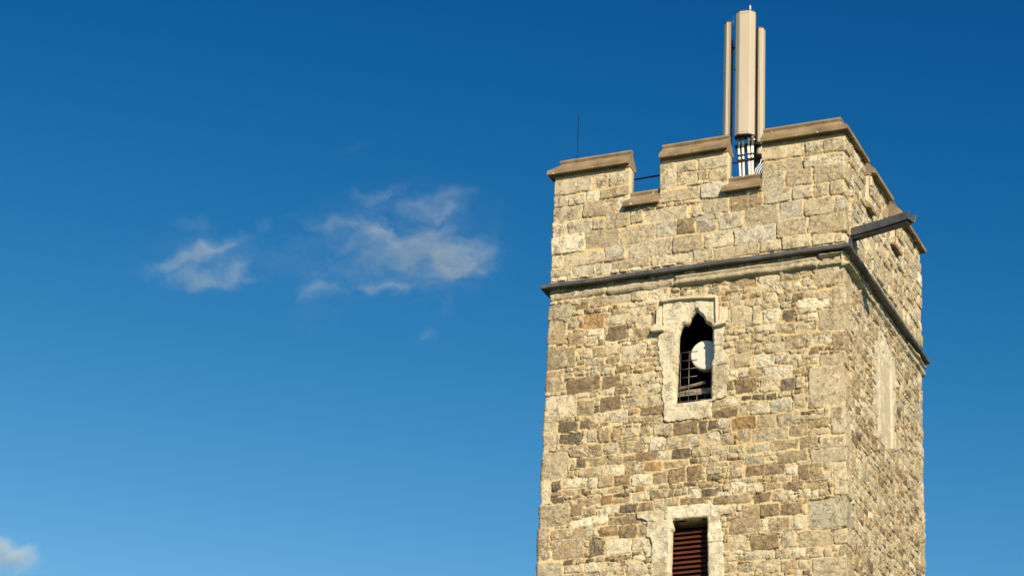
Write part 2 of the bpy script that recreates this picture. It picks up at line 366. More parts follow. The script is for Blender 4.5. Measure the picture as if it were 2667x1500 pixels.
def axis_faces(dense_x, dense_y, coarse=.09):
    xf = np.concatenate([np.arange(-W, 0, dense_x), [0]]); ys = np.concatenate([np.arange(0, D, dense_y), [D]])
    xb = np.linspace(-W, 0, int(W/coarse)); yl = np.linspace(0, D, int(D/coarse))
    return xf, ys, xb, yl

MIXL = dict(p=.34, w=.12, g=.06, y=.1, b=.24, d=.1, k=.03, o=.01)
MIXS = dict(p=.33, w=.07, g=.08, y=.14, b=.25, d=.11, k=.03)
MIXP = dict(p=.4, w=.1, g=.15, y=.1, b=.2, d=.03)

def side_quoins(front, sgn_edge, rs, u_at, wl=(.25, .5), far=True):
    out = []
    for x0, z0, x1, z1, k in front:
        if sgn_edge(x0, x1):
            out.append((-.1, z0, rs.uniform(*wl), z1, k))
    return out
def end_quoins(u_end, z0, z1, rs, hh=(.2, .42), ks='ppygw'):
    out = []; z = z0; i = 0
    while z < z1:
        h = rs.uniform(*hh); wd = rs.uniform(.32, .5) if i % 2 else rs.uniform(.16, .28)
        out.append((u_end-wd, z+.006, u_end+.1, z+h-.006, rs.choice(list(ks)))); z += h; i += 1
    return out

UP_OPEN = [(-3.055,19.709),(-3.039,20.202),(-3.032,20.565),(-3.034,20.821),(-3.029,21.022),(-2.987,21.145),(-2.926,21.22),(-2.864,21.215),(-2.833,21.253),(-2.813,21.342),(-2.743,21.416),(-2.691,21.464),(-2.636,21.383),(-2.555,21.289),(-2.536,21.213),(-2.491,21.17),(-2.429,21.125),(-2.393,21.047),(-2.383,20.735),(-2.384,20.481),(-2.41,20.412),(-2.409,20.123),(-2.411,19.944),(-2.399,19.727)]
UP_FRAME = [(-3.241,19.4),(-3.257,19.688),(-3.296,19.873),(-3.285,20.143),(-3.299,20.362),(-3.346,20.496),(-3.378,20.701),(-3.391,20.868),(-3.378,21.068),(-3.289,21.093),(-3.311,21.262),(-3.311,21.69),(-3.141,21.712),(-2.587,21.644),(-2.339,21.628),(-2.311,21.476),(-2.265,21.378),(-2.297,21.144),(-2.173,21.072),(-2.17,20.852),(-2.203,20.639),(-2.096,20.462),(-2.076,20.261),(-2.09,19.975),(-2.105,19.745),(-2.208,19.704),(-2.381,19.689),(-2.377,19.404),(-2.55,19.371),(-2.829,19.387),(-3.092,19.373)]
LO_OPEN = [(-3.10,15.0),(-3.089,17.034),(-3.085,17.39),(-3.06,17.41),(-3.063,17.525),(-3.06,17.565),(-2.435,17.565),(-2.422,17.428),(-2.425,17.282),(-2.41,16.968),(-2.395,15.0)]
LO_FRAME = [(-3.425,15.0),(-3.416,17.066),(-3.432,17.277),(-3.517,17.307),(-3.514,17.602),(-3.696,17.653),(-3.699,17.748),(-3.232,17.796),(-2.758,17.805),(-2.36,17.80),(-2.317,17.75),(-1.984,17.69),(-1.962,17.58),(-2.21,17.553),(-2.188,17.404),(-2.144,17.191),(-2.13,16.941),(-2.129,15.0)]
SIDE_PATCH = [(2.085,21.537),(2.352,21.70),(2.70,21.60),(2.98,21.45),(3.16,21.28),(3.24,21.07),(3.039,20.931),(3.053,20.582),(3.039,19.698),(2.706,19.589),(2.185,19.484),(2.143,19.685),(1.939,19.674),(1.902,20.271),(1.849,20.52),(1.929,20.902),(2.012,21.328)]

def build_lower():
    rs = np.random.default_rng(3)
    xf, ys, xb, yl = axis_faces(.0115, .017)
    zc = np.arange(0, 14.0, .5); zf = np.arange(14.0, 22.385, .0115); z = np.concatenate([zc, zf])
    low = [s for s in STONES if s[3] < 22.30]
    # frame stones are their own parts; drop what they cover
    fil = fill_courses(-W, 0, 0, 22.4, .085, .16, .10, .26, MIXL, rs)
    Hf, Cf = masonry(xf, z, low, fil, 11, .024, (UP_FRAME, LO_FRAME))
    taper = np.clip((22.0-z)/6, 0, 1)[:, None]
    sq = side_quoins(low, lambda a, b: b > -.03, rs, 0)
    sq += end_quoins(D, 14, 22.3, rs)
    fs = fill_courses(0, D, 0, 22.4, .12, .22, .18, .46, MIXS, rs)
    Hs, Cs = masonry(ys, z, sq, fs, 31, .026, (SIDE_PATCH,))
    Hb, Cb = masonry(xb, z, [], fill_courses(0, W, 0, 22.4, .2, .3, .3, .5, MIXL, rs)[:1], 51)
    fl = [(D-u1, a, D+.1, b, k) for (_, a, u1, b, k) in side_quoins(low, lambda a, b: a < -5.47, rs, 0, (.2, .4))]
    Hl, Cl = masonry(yl, z, fl, [], 71, .03)
    Hl = Hl*1.1; Hl[:, -1] += (fbm(np.zeros_like(z), z, .45, 77)-.45)*.055
    Hb[:] = 0
    for Hh, Kk in ((Hf, Cf), (Hs, Cs), (Hl, Cl), (Hb, Cb)): Hh[z < 14] = 0; Kk[z < 14] = np.array(PAL['p'])*.9
    fx = np.stack([xf, np.zeros_like(xf)], 1); sy = np.stack([np.zeros_like(ys), ys], 1)
    bx = np.stack([xb[::-1], np.full_like(xb, D)], 1); ly = np.stack([np.full_like(yl, -W), yl[::-1]], 1)
    Hl = Hl + taper*.03
    cols = [(fx, (0, -1), Hf, Cf), (sy, (1, 0), Hs, Cs), (bx, (0, 1), Hb, Cb), (ly, (-1, 0), Hl, Cl)]
    nc = len(xf)+len(ys)+len(xb)+len(yl)-4
    keep = np.ones((len(z)-1, nc), bool)
    xm = (xf[:-1]+xf[1:])/2; zm = (z[:-1]+z[1:])/2; XM, ZM = np.meshgrid(xm, zm)
    grow = lambda P, g: [(-2.72+(x+2.72)*g, zz+(.03 if zz > 21.3 else 0)) for x, zz in P]
    op = pip(XM, ZM, grow(UP_OPEN, 1.12)) | pip(XM, ZM, grow(LO_OPEN, 1.12))
    keep[:, :len(xm)] &= ~op
    V, Q, K = shell(cols, z, keep, 'lower', .12)
    return link('lower_wall', np_mesh('lower_wall', V, Q, K), M['wall'], tower)
build_lower()

FG = [(-4.035, -3.43), (-2.15, -1.50)]            # crenel gaps, front (x)
SG = [(1.27, 1.66), (2.86, 3.40)]                # crenel gaps, side (y)
ZT, ZS = 24.53, 23.66
def boxes_mesh(boxes):
    V = []; Q = []
    for x0, x1, y0, y1, z0, z1 in boxes:
        b = len(V)
        V += [(x, y, zz) for zz in (z0, z1) for x, y in ((x0, y0), (x1, y0), (x1, y1), (x0, y1))]
        Q += [tuple(b+t for t in q) for q in ((3, 2, 1, 0), (4, 5, 6, 7), (0, 1, 5, 4), (1, 2, 6, 5), (2, 3, 7, 6), (3, 0, 4, 7))]
    return V, Q
def build_parapet():
    rs = np.random.default_rng(5)
    xf, ys, xb, yl = axis_faces(.0115, .016)
    z = np.arange(22.39, ZT, .0115)
    st = [s for s in STONES if s[3] > 22.30]
    fil = fill_courses(-W, 0, 22.3, 24.6, .12, .2, .14, .3, MIXP, rs)
    OV = dict(b=(.47, .385, .255), d=(.34, .26, .16), g=(.51, .465, .36), y=(.55, .47, .32))
    Hf, Cf = masonry(xf, z, st, fil, 111, .034, (), OV); Hf[z > 24.43] *= .3; Cf[z > 24.45] = MORT*.95
    sq = side_quoins(st, lambda a, b: b > -.03, rs, 0, (.25, .45)) + end_quoins(D, 22.2, 24.6, rs, (.2, .3))
    zz = 22.3; side = []
    while zz < 24.6:
        h = rs.uniform(.17, .28); u = -rs.uniform(0, .3)
        while u < D:
            wd = rs.uniform(.22, .55); side.append((u+.008, zz+.008, u+wd-.008, zz+h-.008, rs.choice(list(MIXP), p=np.array(list(MIXP.values()))/sum(MIXP.values())))); u += wd
        zz += h
    Hs, Cs = masonry(ys, z, sq, side, 131, .048, (), OV)
    Hb, Cb = masonry(xb, z, [], [], 151)
    Hl, Cl = masonry(yl, z, [(D-u1, a, D+.1, b, k) for (_, a, u1, b, k) in side_quoins(st, lambda a, b: a < -5.40, rs, 0)], [], 171)
    fx = np.stack([xf, np.zeros_like(xf)], 1); sy = np.stack([np.zeros_like(ys), ys], 1)
    bx = np.stack([xb[::-1], np.full_like(xb, D)], 1); ly = np.stack([np.full_like(yl, -W), yl[::-1]], 1)
    cols = [(fx, (0, -1), Hf, Cf), (sy, (1, 0), Hs, Cs), (bx, (0, 1), Hb, Cb), (ly, (-1, 0), Hl, Cl)]
    nc = len(xf)+len(ys)+len(xb)+len(yl)-4
    zm = (z[:-1]+z[1:])/2
    def gaps(mid, G):
        g = np.zeros(mid.shape, bool)
        for a, b in G: g |= (mid > a) & (mid < b)
        return g
    mid = lambda a: (a[:-1]+a[1:])/2
    cg = np.concatenate([gaps(mid(xf), FG), gaps(mid(ys), SG), gaps(mid(xb[::-1]), FG), gaps(mid(yl[::-1]), SG)])
    keep = ~((zm[:, None] > ZS+.0) & cg[None])
    V, Q, K = shell(cols, z, keep, 'parapet', .05)
    # solid core of the parapet, 0.24 m thick
    T = .24; bx_ = []
    def run(a, b, G, f):
        p = a
        for g0, g1 in G+[(b, b)]:
            f(p, g0, ZT); 
            if g1 > g0: f(g0, g1, ZS)
            p = g1
    e = .02
    run(-W+e, -e, FG, lambda a, b, h: bx_.append((a, b, e, T, 22.4, h)))
    run(-W+e, -e, FG, lambda a, b, h: bx_.append((a, b, D-T, D-e, 22.4, h)))
    run(T, D-T, SG, lambda a, b, h: bx_.append((-T, -e, a, b, 22.4, h)))
    run(T, D-T, SG, lambda a, b, h: bx_.append((-W+e, -W+T, a, b, 22.4, h)))
    V2, Q2 = boxes_mesh(bx_)
    V = np.concatenate([V, V2]); Q = np.concatenate([Q, np.array(Q2)+len(K)]); K = np.concatenate([K, np.repeat(np.array(PAL['p'])[None]*.95, len(V2), 0)])
    return link('parapet_wall', np_mesh('parapet_wall', V, Q, K), M['wall'], tower)
build_parapet()

# unseen roof added to block light; dark lining added as shade behind belfry windows
V, Q = boxes_mesh([(-W+.3, -.3, .3, D-.3, 22.45, 22.6)])
link('roof', np_mesh('roof', V, Q, sm=False), M['roof'], tower)
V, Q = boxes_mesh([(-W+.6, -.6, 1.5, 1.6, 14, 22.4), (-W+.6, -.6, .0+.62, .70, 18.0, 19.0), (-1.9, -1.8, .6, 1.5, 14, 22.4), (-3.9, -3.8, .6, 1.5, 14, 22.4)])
link('shade_lining', np_mesh('shade_lining', V, Q, sm=False), M['inside'], tower)

# ---------------------------------------------------------------- copings
def coping_profile():
    p = [(.03, -.035), (.03, -.012), (.034, .012), (.09, .012), (.095, .0), (.118, .0), (.122, .006), (.122, .072), (.117, .08), (-.075, .272)]
    for a in range(0, 181, 20):
        p.append((-.105+.055*math.cos(R(a)), .315+.052*math.sin(R(a))))
    p += [(-.135, .272), (-.327, .08), (-.332, .07), (-.332, 0), (-.25, .0), (-.25, -.035)]
    return p
def sweep(bm, path, normals, prof, jit=0, rs=None):
    """path: list of (x,y,z); normals: outward (possibly mitred) 2D vectors per point"""
    rings = []
    for (x, y, zz), n in zip(path, normals):
        rings.append([bm.verts.new((x+n[0]*o, y+n[1]*o, zz+h)) for o, h in prof])
    for a, b in zip(rings, rings[1:]):
        for i in range(len(prof)):
            j = (i+1) % len(prof); bm.faces.new((a[i], b[i], b[j], a[j]))
    bm.faces.new(rings[0]); bm.faces.new(rings[-1][::-1])
def finish(bm, name, mat, parent, sm=False, bev=0, auto=None):
    bmesh.ops.recalc_face_normals(bm, faces=bm.faces)
    if bev: bmesh.ops.bevel(bm, geom=[e for e in bm.edges if len(e.link_faces) == 2 and e.calc_face_angle(0) > .6], offset=bev, segments=2, affect='EDGES', profile=.5)
    me = bpy.data.meshes.new(name); bm.to_mesh(me); bm.free()
    if sm: smooth(me)
    o = link(name, me, mat, parent)
    return o
CP = coping_profile()
def coping(runs):
    """runs: list of [(x,y,nx,ny) ...] straight or cornered pieces, split into stones about 1.1 m long"""
    bm = bmesh.new(); rs = random.Random(len(runs)*7+int(abs(runs[0][0][0]*10)))
    for run_ in runs:
        sweep(bm, [(x, y, z) for x, y, z, _, _ in run_], [(a, b) for _, _, _, a, b in run_], CP)
    return finish(bm, 'coping', M['coping'], tower)
ZL = 24.545
def split_run(x0, x1, n, z, fixed, axis, nrm):
    t = [x0+(x1-x0)*i/n for i in range(n+1)]; out = []
    for i in range(n):
        a, b = t[i]+(.005 if i else 0), t[i+1]-(.005 if i < n-1 else 0)
        dz = random.uniform(-.003, .003); 
        P = ((a, fixed), (b, fixed)) if axis == 'x' else ((fixed, a), (fixed, b))
        out.append([(P[0][0], P[0][1], z+dz, *nrm), (P[1][0], P[1][1], z+dz, *nrm)])
    return out
def corner_runs(cx, cy, sx, sy, lx, ly, z):
    """L-shaped coping at a tower corner; sx, sy point outward"""
    m = .38
    r = [[(cx-sx*m, cy, z, 0, sy), (cx, cy, z, sx, sy), (cx, cy-sy*m, z, sx, 0)]]
    if lx > m: r += split_run(cx-sx*lx, cx-sx*(m+.007), max(1, round((lx-m)/1.1)), z, cy, 'x', (0, sy))
    if ly > m: r += split_run(*(sorted((cy-sy*ly, cy-sy*(m+.007)))), max(1, round((ly-m)/1.1)), z, cx, 'y', (sx, 0))
    return r
o = .0
coping(corner_runs(-W, 0, -1, -1, W+FG[0][0]+o, SG[0][0]+o, ZL))
coping(corner_runs(0, 0, 1, -1, -FG[1][1]+o, SG[0][0]+o, ZL))
coping(corner_runs(0, D, 1, 1, -FG[1][1]+o, D-SG[1][1]+o, ZL))
coping(corner_runs(-W, D, -1, 1, W+FG[0][0]+o, D-SG[1][1]+o, ZL))
coping(split_run(FG[0][1]-o, FG[1][0]+o, 2, ZL, 0, 'x', (0, -1)))
coping(split_run(FG[0][1]-o, FG[1][0]+o, 2, ZL, D, 'x', (0, 1)))
coping(split_run(SG[0][1]-o, SG[1][0]+o, 1, ZL, 0, 'y', (1, 0)))
coping(split_run(SG[0][1]-o, SG[1][0]+o, 1, ZL, -W, 'y', (-1, 0)))
for a, b in FG:
    coping(split_run(a-.07, b+.0, 1, ZS+.0, 0, 'x', (0, -1))); coping(split_run(a-.0, b+.0, 1, ZS, D, 'x', (0, 1)))
for a, b in SG:
    coping(split_run(a-.0, b+.0, 1, ZS+.0, 0, 'y', (1, 0))); coping(split_run(a, b, 1, ZS, -W, 'y', (-1, 0)))

# ---------------------------------------------------------------- lead flashing on the string course
def lead_string():
    bm = bmesh.new(); e = .14
    prof = [(-.02, .085), (.03, .08), (e-.015, .02), (e, .012), (e+.004, -.04), (e-.002, -.052), (e-.02, -.056), (.05, -.05), (-.02, -.05)]
    z = 22.272; rs = random.Random(4)
    pts = []
    for (ax, ay), (bx, by), n0, n1, nn in (((-W, 0), (0, 0), (-1, -1), (1, -1), (0, -1)), ((0, 0), (0, D), (1, -1), (1, 1), (1, 0)), ((0, D), (-W, D), (1, 1), (-1, 1), (0, 1)), ((-W, D), (-W, 0), (-1, 1), (-1, -1), (-1, 0))):
        k = 60
        for i in range(k):
            t = i/k; n = n0 if i == 0 else nn
            wob = math.sin(t*23+ax)*.006+math.sin(t*61)*.003
            pts.append((ax+(bx-ax)*t, ay+(by-ay)*t, z+wob*(0 if i == 0 else 1), n))
    rings = [[bm.verts.new((x+n[0]*o_, y+n[1]*o_, zz+h)) for o_, h in prof] for x, y, zz, n in pts]
    for a, b in zip(rings, rings[1:]+rings[:1]):
        for i in range(len(prof)):
            j = (i+1) % len(prof); bm.faces.new((a[i], b[i], b[j], a[j]))
    # welted joints and clips
    def clip(x, y, nx, ny, wd):
        tx, ty = -ny, nx
        P = [(-.0, .10), (.03, .104), (e+.006, .016), (e+.010, -.058), (e-.02, -.066), (.0, -.05)]
        r = [[bm.verts.new((x+nx*o_+tx*s, y+ny*o_+ty*s, z+h)) for o_, h in P] for s in (-wd, wd)]
        for i in range(len(P)):
            j = (i+1) % len(P); bm.faces.new((r[0][i], r[1][i], r[1][j], r[0][j]))
        bm.faces.new(r[0]); bm.faces.new(r[1][::-1])
    for x in (-4.75, -3.62, -3.3, -2.42, -1.55, -.38): clip(x, 0, 0, -1, rs.uniform(.010, .022))
    for y in (.5, 1.3, 2.2, 3.1, 4.0, 4.6): clip(0, y, 1, 0, rs.uniform(.010, .022))
    return finish(bm, 'lead_flashing', M['lead'], tower, sm=False)
lead_string()

def rough_strip(a, b, nrm, prof, z, seed, amp=.02, name='string_moulding', mat='mould', du=.02):
    """eroded stone moulding from plan point a to b"""
    a = np.array(a, float); b = np.array(b, float); L = np.linalg.norm(b-a); n = max(3, int(L/du))
    t = np.linspace(0, 1, n)
    pp = [prof[0]]
    for p, q in zip(prof, prof[1:]):
        k = max(1, int(math.hypot(q[0]-p[0], q[1]-p[1])/.018))
        pp += [(p[0]+(q[0]-p[0])*i/k, p[1]+(q[1]-p[1])*i/k) for i in range(1, k+1)]
    pp = np.array(pp); m = len(pp)
    T, I = np.meshgrid(t*L, np.arange(m)*.018, indexing='ij')
    d = (fbm(T, I, .22, seed, 4, .6)-.5)*2*amp + (fbm(T, I*2.5, .05, seed+5, 3, .6)-.5)*amp
    wear = 1-.45*sstep(.45, .8, fbm(T, I*0, .5, seed+8, 2))
    o_ = pp[None, :, 0]*wear+d*(pp[None, :, 0] > -.015); zz = z+pp[None, :, 1]+(fbm(T, I*0, .3, seed+3)-.5)*amp
    o_[0] = o_[-1] = -.03
    o_[:, 0] = -.03; o_[:, -1] = -.03
    XY = a[None, None]+(b-a)[None, None]*t[:, None, None]+np.array(nrm)[None, None]*o_[..., None]
    V = np.dstack([XY, zz+0*o_]).reshape(-1, 3)
    i, j = np.meshgrid(np.arange(n-1), np.arange(m-1), indexing='ij')
    Q = np.stack([i*m+j, (i+1)*m+j, (i+1)*m+j+1, i*m+j+1], -1).reshape(-1, 4)
    me = np_mesh(name, V, Q); return link(name, me, M[mat], tower)
PA = [(-.03, -.02), (.0, -.03), (.012, -.055), (.055, -.075), (.07, -.10), (.045, -.13), (.045, -.16), (.09, -.185), (.10, -.215), (.085, -.245), (.02, -.265), (-.03, -.28)]
rough_strip((-3.10, 0), (-.47, 0), (0, -1), PA, 22.215, 201, .016)
rough_strip((-5.42, 0), (-4.42, 0), (0, -1), [(-.03, -.04), (.01, -.06), (.045, -.11), (.03, -.18), (-.03, -.22)], 22.21, 202, .02)
rough_strip((-4.40, 0), (-3.12, 0), (0, -1), [(-.03, -.05), (.005, -.07), (.035, -.12), (.06, -.18), (.03, -.23), (-.03, -.26)], 22.21, 203, .02)
rough_strip((-.45, 0), (.02, 0), (0, -1), [(-.03, -.02), (.06, -.03), (.085, -.06), (-.015, -.10), (-.015, -.14), (.04, -.17), (.05, -.25), (-.03, -.28)], 22.215, 204, .03)
rough_strip((0, -.06), (0, 1.75), (1, 0), [(-.03, -.03), (-.02, -.06), (-.01, -.14), (.02, -.21), (.10, -.24), (.115, -.275), (.04, -.30), (-.03, -.32)], 22.215, 205, .02, mat='mould')
rough_strip((0, 1.8), (0, 3.9), (1, 0), [(-.03, -.08), (-.01, -.10), (.01, -.16), (.05, -.22), (.0, -.28), (-.03, -.3)], 22.215, 206, .024)
rough_strip((0, 3.95), (0, 5.16), (1, 0), [(-.03, 0), (.11, -.0), (.12, -.08), (.05, -.10), (.05, -.14), (.085, -.16), (.09, -.23), (.03, -.26), (-.03, -.28)], 22.21, 207, .004)

# ---------------------------------------------------------------- window dressings
def resample(P, n):
    P = np.array(P+[P[0]], float); d = np.hypot(*(P[1:]-P[:-1]).T); s = np.concatenate([[0], np.cumsum(d)])
    t = np.linspace(0, s[-1], n, endpoint=False)
    return np.stack([np.interp(t, s, P[:, 0]), np.interp(t, s, P[:, 1])], 1)
def poly_near(U, Z, P):
    """nearest point on a closed outline: distance and its coordinates"""
    best = np.full(U.shape, 9.); bx = U.copy(); bz = Z.copy()
    for (x0, y0), (x1, y1) in zip(P, P[1:]+P[:1]):
        L = (x1-x0)**2+(y1-y0)**2
        if L == 0: continue
        t = np.clip(((U-x0)*(x1-x0)+(Z-y0)*(y1-y0))/L, 0, 1); px = x0+t*(x1-x0); pz = y0+t*(y1-y0)
        d = np.hypot(U-px, Z-pz); m = d < best; best[m] = d[m]; bx[m] = px[m]; bz[m] = pz[m]
    return best, bx, bz
def wobble(P, seed, amp, step=.03):
    Q = resample(P, int(sum(math.dist(a, b) for a, b in zip(P, P[1:]+P[:1]))/step))
    return [(x+(a-.5)*amp, y+(b-.5)*amp) for (x, y), a, b in zip(Q, fbm(Q[:, 0], Q[:, 1], .06, seed, 3), fbm(Q[:, 0], Q[:, 1], .06, seed+7, 3))]
def surround(outer, inner, blocks, parent, seed, proud=.022, chamfer=.05, cham_w=.045, depth=.11):
    """worn dressed-stone frame: separate blocks with joints, chamfered towards the opening"""
    O = wobble(outer, seed, .05); I = wobble(inner, seed+3, .016)
    g = .0085; xs = [p[0] for p in outer]; zs = [p[1] for p in outer]
    u = np.arange(min(xs)-.02, max(xs)+.02, g); z = np.arange(max(min(zs), 15.6)-.02, max(zs)+.03, g)
    U, Z = np.meshgrid(u, z)
    H, Cc = masonry(u, z, blocks, [], seed, .012)
    pale = np.array((.71, .635, .48)); st = sstep(.48, .66, fbm(U, Z, .25, seed+11, 5, .62)); up = fbm(U, Z, .6, seed+12, 3)
    lum = Cc.mean(-1, keepdims=True)/.6
    K = (pale[None, None]*(1-st[..., None]*.75)+np.array((.47, .385, .25))[None, None]*st[..., None]*.75)*(.35+.65*np.clip(lum, .3, 1.15))*(.85+.3*up[..., None])
    H = proud+H*.8+(fbm(U, Z, .2, seed+13, 4)-.5)*.03
    di, ix, iz = poly_near(U, Z, I); do, ox, oz = poly_near(U, Z, O)
    H -= chamfer*sstep(cham_w, 0, di)
    ins = pip(U, Z, O) & ~pip(U, Z, I)
    nz, nc = U.shape; i, j = np.meshgrid(np.arange(nz-1), np.arange(nc-1), indexing='ij')
    Q = np.stack([i*nc+j, i*nc+j+1, (i+1)*nc+j+1, (i+1)*nc+j], -1); Q = Q[ins[:-1, :-1] & ins[1:, 1:] & ins[:-1, 1:] & ins[1:, :-1]]
    V = np.stack([U, -H, Z], -1).reshape(-1, 3); K = K.reshape(-1, 3)
    e = np.concatenate([Q[:, [0, 1]], Q[:, [1, 2]], Q[:, [2, 3]], Q[:, [3, 0]]]); key = np.sort(e, 1); kk = key[:, 0].astype(np.int64)*len(V)+key[:, 1]
    _, inv, cnt = np.unique(kk, return_inverse=True, return_counts=True); be = e[cnt[inv] == 1]; bv = np.unique(be)
    useI = di.ravel()[bv] < do.ravel()[bv]
    V[bv, 0] = np.where(useI, ix.ravel()[bv], ox.ravel()[bv]); V[bv, 2] = np.where(useI, iz.ravel()[bv], oz.ravel()[bv])
    mp = {v: len(V)+t for t, v in enumerate(bv)}; nv = V[bv].copy(); nv[:, 1] = np.where(useI, depth, .04)
    V = np.concatenate([V, nv]); K = np.concatenate([K, K[bv]*.95]); Q = np.concatenate([Q, np.array([(b, a, mp[a], mp[b]) for a, b in be])])
    return link('surround', np_mesh('surround', V, Q, K), M['palet'], parent)
UP_BLOCKS = [(-3.27,19.35,-2.36,19.72,'W'), (-3.33,19.73,-3.0,20.36,'W'), (-3.42,20.37,-3.0,20.98,'W'), (-3.40,20.99,-2.95,21.24,'W'), (-3.36,21.25,-2.72,21.75,'W'), (-2.71,21.22,-2.20,21.75,'W'), (-2.45,20.72,-2.13,21.21,'W'), (-2.45,20.33,-2.03,20.71,'W'), (-2.45,19.66,-2.03,20.32,'W')]
LO_BLOCKS = [(-3.75,17.58,-3.20,17.80,'W'), (-3.19,17.56,-2.37,17.85,'W'), (-2.36,17.48,-1.90,17.80,'W'), (-3.56,17.26,-3.0,17.57,'W'), (-3.45,16.62,-3.0,17.25,'W'), (-3.45,15.9,-3.0,16.61,'W'), (-2.45,17.1,-2.1,17.47,'W'), (-2.45,16.5,-2.05,17.09,'W'), (-2.45,15.8,-2.05,16.49,'W'), (-3.45,15.2,-3.0,15.89,'W')]
def part_empty(name, loc, parent):
    o_ = empty(name, loc); o_.parent = parent; o_.matrix_parent_inverse = Matrix.Translation(parent.location).inverted(); return o_
win = part_empty('belfry_window', (-2.72, 0, 19.7), tower); win['label'] = 'upper cusped opening with wire mesh'
def plink(name, me, mat, parent):
    ob = bpy.data.objects.new(name, me); COL.objects.link(ob)
    if mat: me.materials.append(mat)
    ob.parent = parent
    ob.matrix_parent_inverse = (Matrix.Translation(tower.location) @ parent.matrix_parent_inverse @ Matrix.Translation(parent.location)).inverted()
    return ob
_link = link
def link(name, me, mat, parent=None):
    if parent is not None and parent.parent is not None: return plink(name, me, mat, parent)
    return _link(name, me, mat, parent)
surround(UP_FRAME, UP_OPEN, UP_BLOCKS, win, 301)

def bm_box(bm, x0, x1, y0, y1, z0, z1):
    vs_ = [bm.verts.new((x, y, zz)) for zz in (z0, z1) for x, y in ((x0, y0), (x1, y0), (x1, y1), (x0, y1))]
    for q in ((3, 2, 1, 0), (4, 5, 6, 7), (0, 1, 5, 4), (1, 2, 6, 5), (2, 3, 7, 6), (3, 0, 4, 7)): bm.faces.new([vs_[t] for t in q])
def bm_tube(bm, pts, r, seg=8, cap=True):
    pts = [Vector(p) for p in pts]; rings = []
    for i, p in enumerate(pts):
        d = (pts[min(i+1, len(pts)-1)]-pts[max(i-1, 0)]).normalized()
        u = d.cross(Vector((0, 0, 1)) if abs(d.z) < .9 else Vector((1, 0, 0))).normalized(); v = d.cross(u)
        rr = r[i] if isinstance(r, (list, tuple)) else r
        rings.append([bm.verts.new(p+u*rr*math.cos(2*math.pi*k/seg)+v*rr*math.sin(2*math.pi*k/seg)) for k in range(seg)])
    for a, b in zip(rings, rings[1:]):
        for k in range(seg): bm.faces.new((a[k], a[(k+1) % seg], b[(k+1) % seg], b[k]))
    if cap: bm.faces.new(rings[0][::-1]); bm.faces.new(rings[-1])
def tube(name, pts, r, mat, parent, seg=8):
    bm = bmesh.new(); bm_tube(bm, pts, r, seg); return finish(bm, name, M[mat], parent, sm=True)
def prism(bm, poly, y0, y1):
    a = [bm.verts.new((x, y0, zz)) for x, zz in poly]; b = [bm.verts.new((x, y1, zz)) for x, zz in poly]
    bm.faces.new(a); bm.faces.new(b[::-1])
    for i in range(len(poly)): j = (i+1) % len(poly); bm.faces.new((a[i], a[j], b[j], b[i]))
def soften(o_, levels=2, amp=.012, size=.15):
    s = o_.modifiers.new('sub', 'SUBSURF'); s.subdivision_type = 'SIMPLE'; s.levels = s.render_levels = levels
    t = bpy.data.textures.new('stone_wear', 'CLOUDS'); t.noise_scale = size
    d = o_.modifiers.new('wear', 'DISPLACE'); d.texture = t; d.strength = amp; d.texture_coords = 'GLOBAL'
# hood mould with label stops
bm = bmesh.new()
prism(bm, [(-3.345, 21.66), (-3.33, 21.735), (-2.86, 21.715), (-2.31, 21.665), (-2.295, 21.59), (-2.34, 21.60), (-2.80, 21.655), (-3.10, 21.67)], -.085, .02)
prism(bm, [(-3.425, 21.22), (-3.425, 21.59), (-3.33, 21.60), (-3.33, 21.22)], -.07, .02)
prism(bm, [(-3.50, 21.10), (-3.505, 21.17), (-3.44, 21.235), (-3.33, 21.235), (-3.275, 21.17), (-3.275, 21.10)], -.12, .02)
prism(bm, [(-2.315, 21.13), (-2.33, 21.60), (-2.285, 21.59), (-2.27, 21.14)], -.075, .02)
prism(bm, [(-2.26, 21.15), (-2.26, 21.45), (-2.11, 21.42), (-2.115, 21.16)], -.04, .02)
prism(bm, [(-2.32, 21.06), (-2.33, 21.10), (-2.27, 21.15), (-2.15, 21.16), (-2.11, 21.12), (-2.13, 21.085)], -.10, .02)
hm = finish(bm, 'hood_mould', M['pale'], win, bev=.012); soften(hm, 2, .02, .12)

# wire mesh, timber rails
bm = bmesh.new()
gy = .24
for i, x in enumerate((-3.06, -2.90, -2.745, -2.59, -2.435)):
    bm_tube(bm, [(x, gy, 19.6), (x+.004, gy, 20.79 if i < 2 else 20.05)], .006, 6)
for i, zz in enumerate((20.77, 20.61, 20.45, 20.29, 20.13, 19.97, 19.83)):
    bm_tube(bm, [(-3.12, gy-.01, zz), (-2.74 if i < 5 else -2.36, gy-.01, zz+.004)], .006, 6)
finish(bm, 'mesh_grille', M['steel'], win, sm=True)
bm = bmesh.new()
bm_box(bm, -3.2, -2.25, .34, .38, 19.99, 20.10)
finish(bm, 'cross_rail', M['beam'], win, bev=.004)
bm = bmesh.new(); bm_tube(bm, [(-3.12, .30, 20.12), (-2.62, .33, 20.20)], .028, 4)
finish(bm, 'bracket_rail', M['beam'], win)
bm = bmesh.new()
rs_ = random.Random(8)
for i in range(34):
    x = -3.03+i*.0185; bm_tube(bm, [(x, .08+rs_.uniform(-.02, .02), 19.70), (x+rs_.uniform(-.02, .02), .05+rs_.uniform(-.04, .04), 19.735+rs_.uniform(0, .04))], .0025, 4)
finish(bm, 'bird_spikes', M['steel'], win)

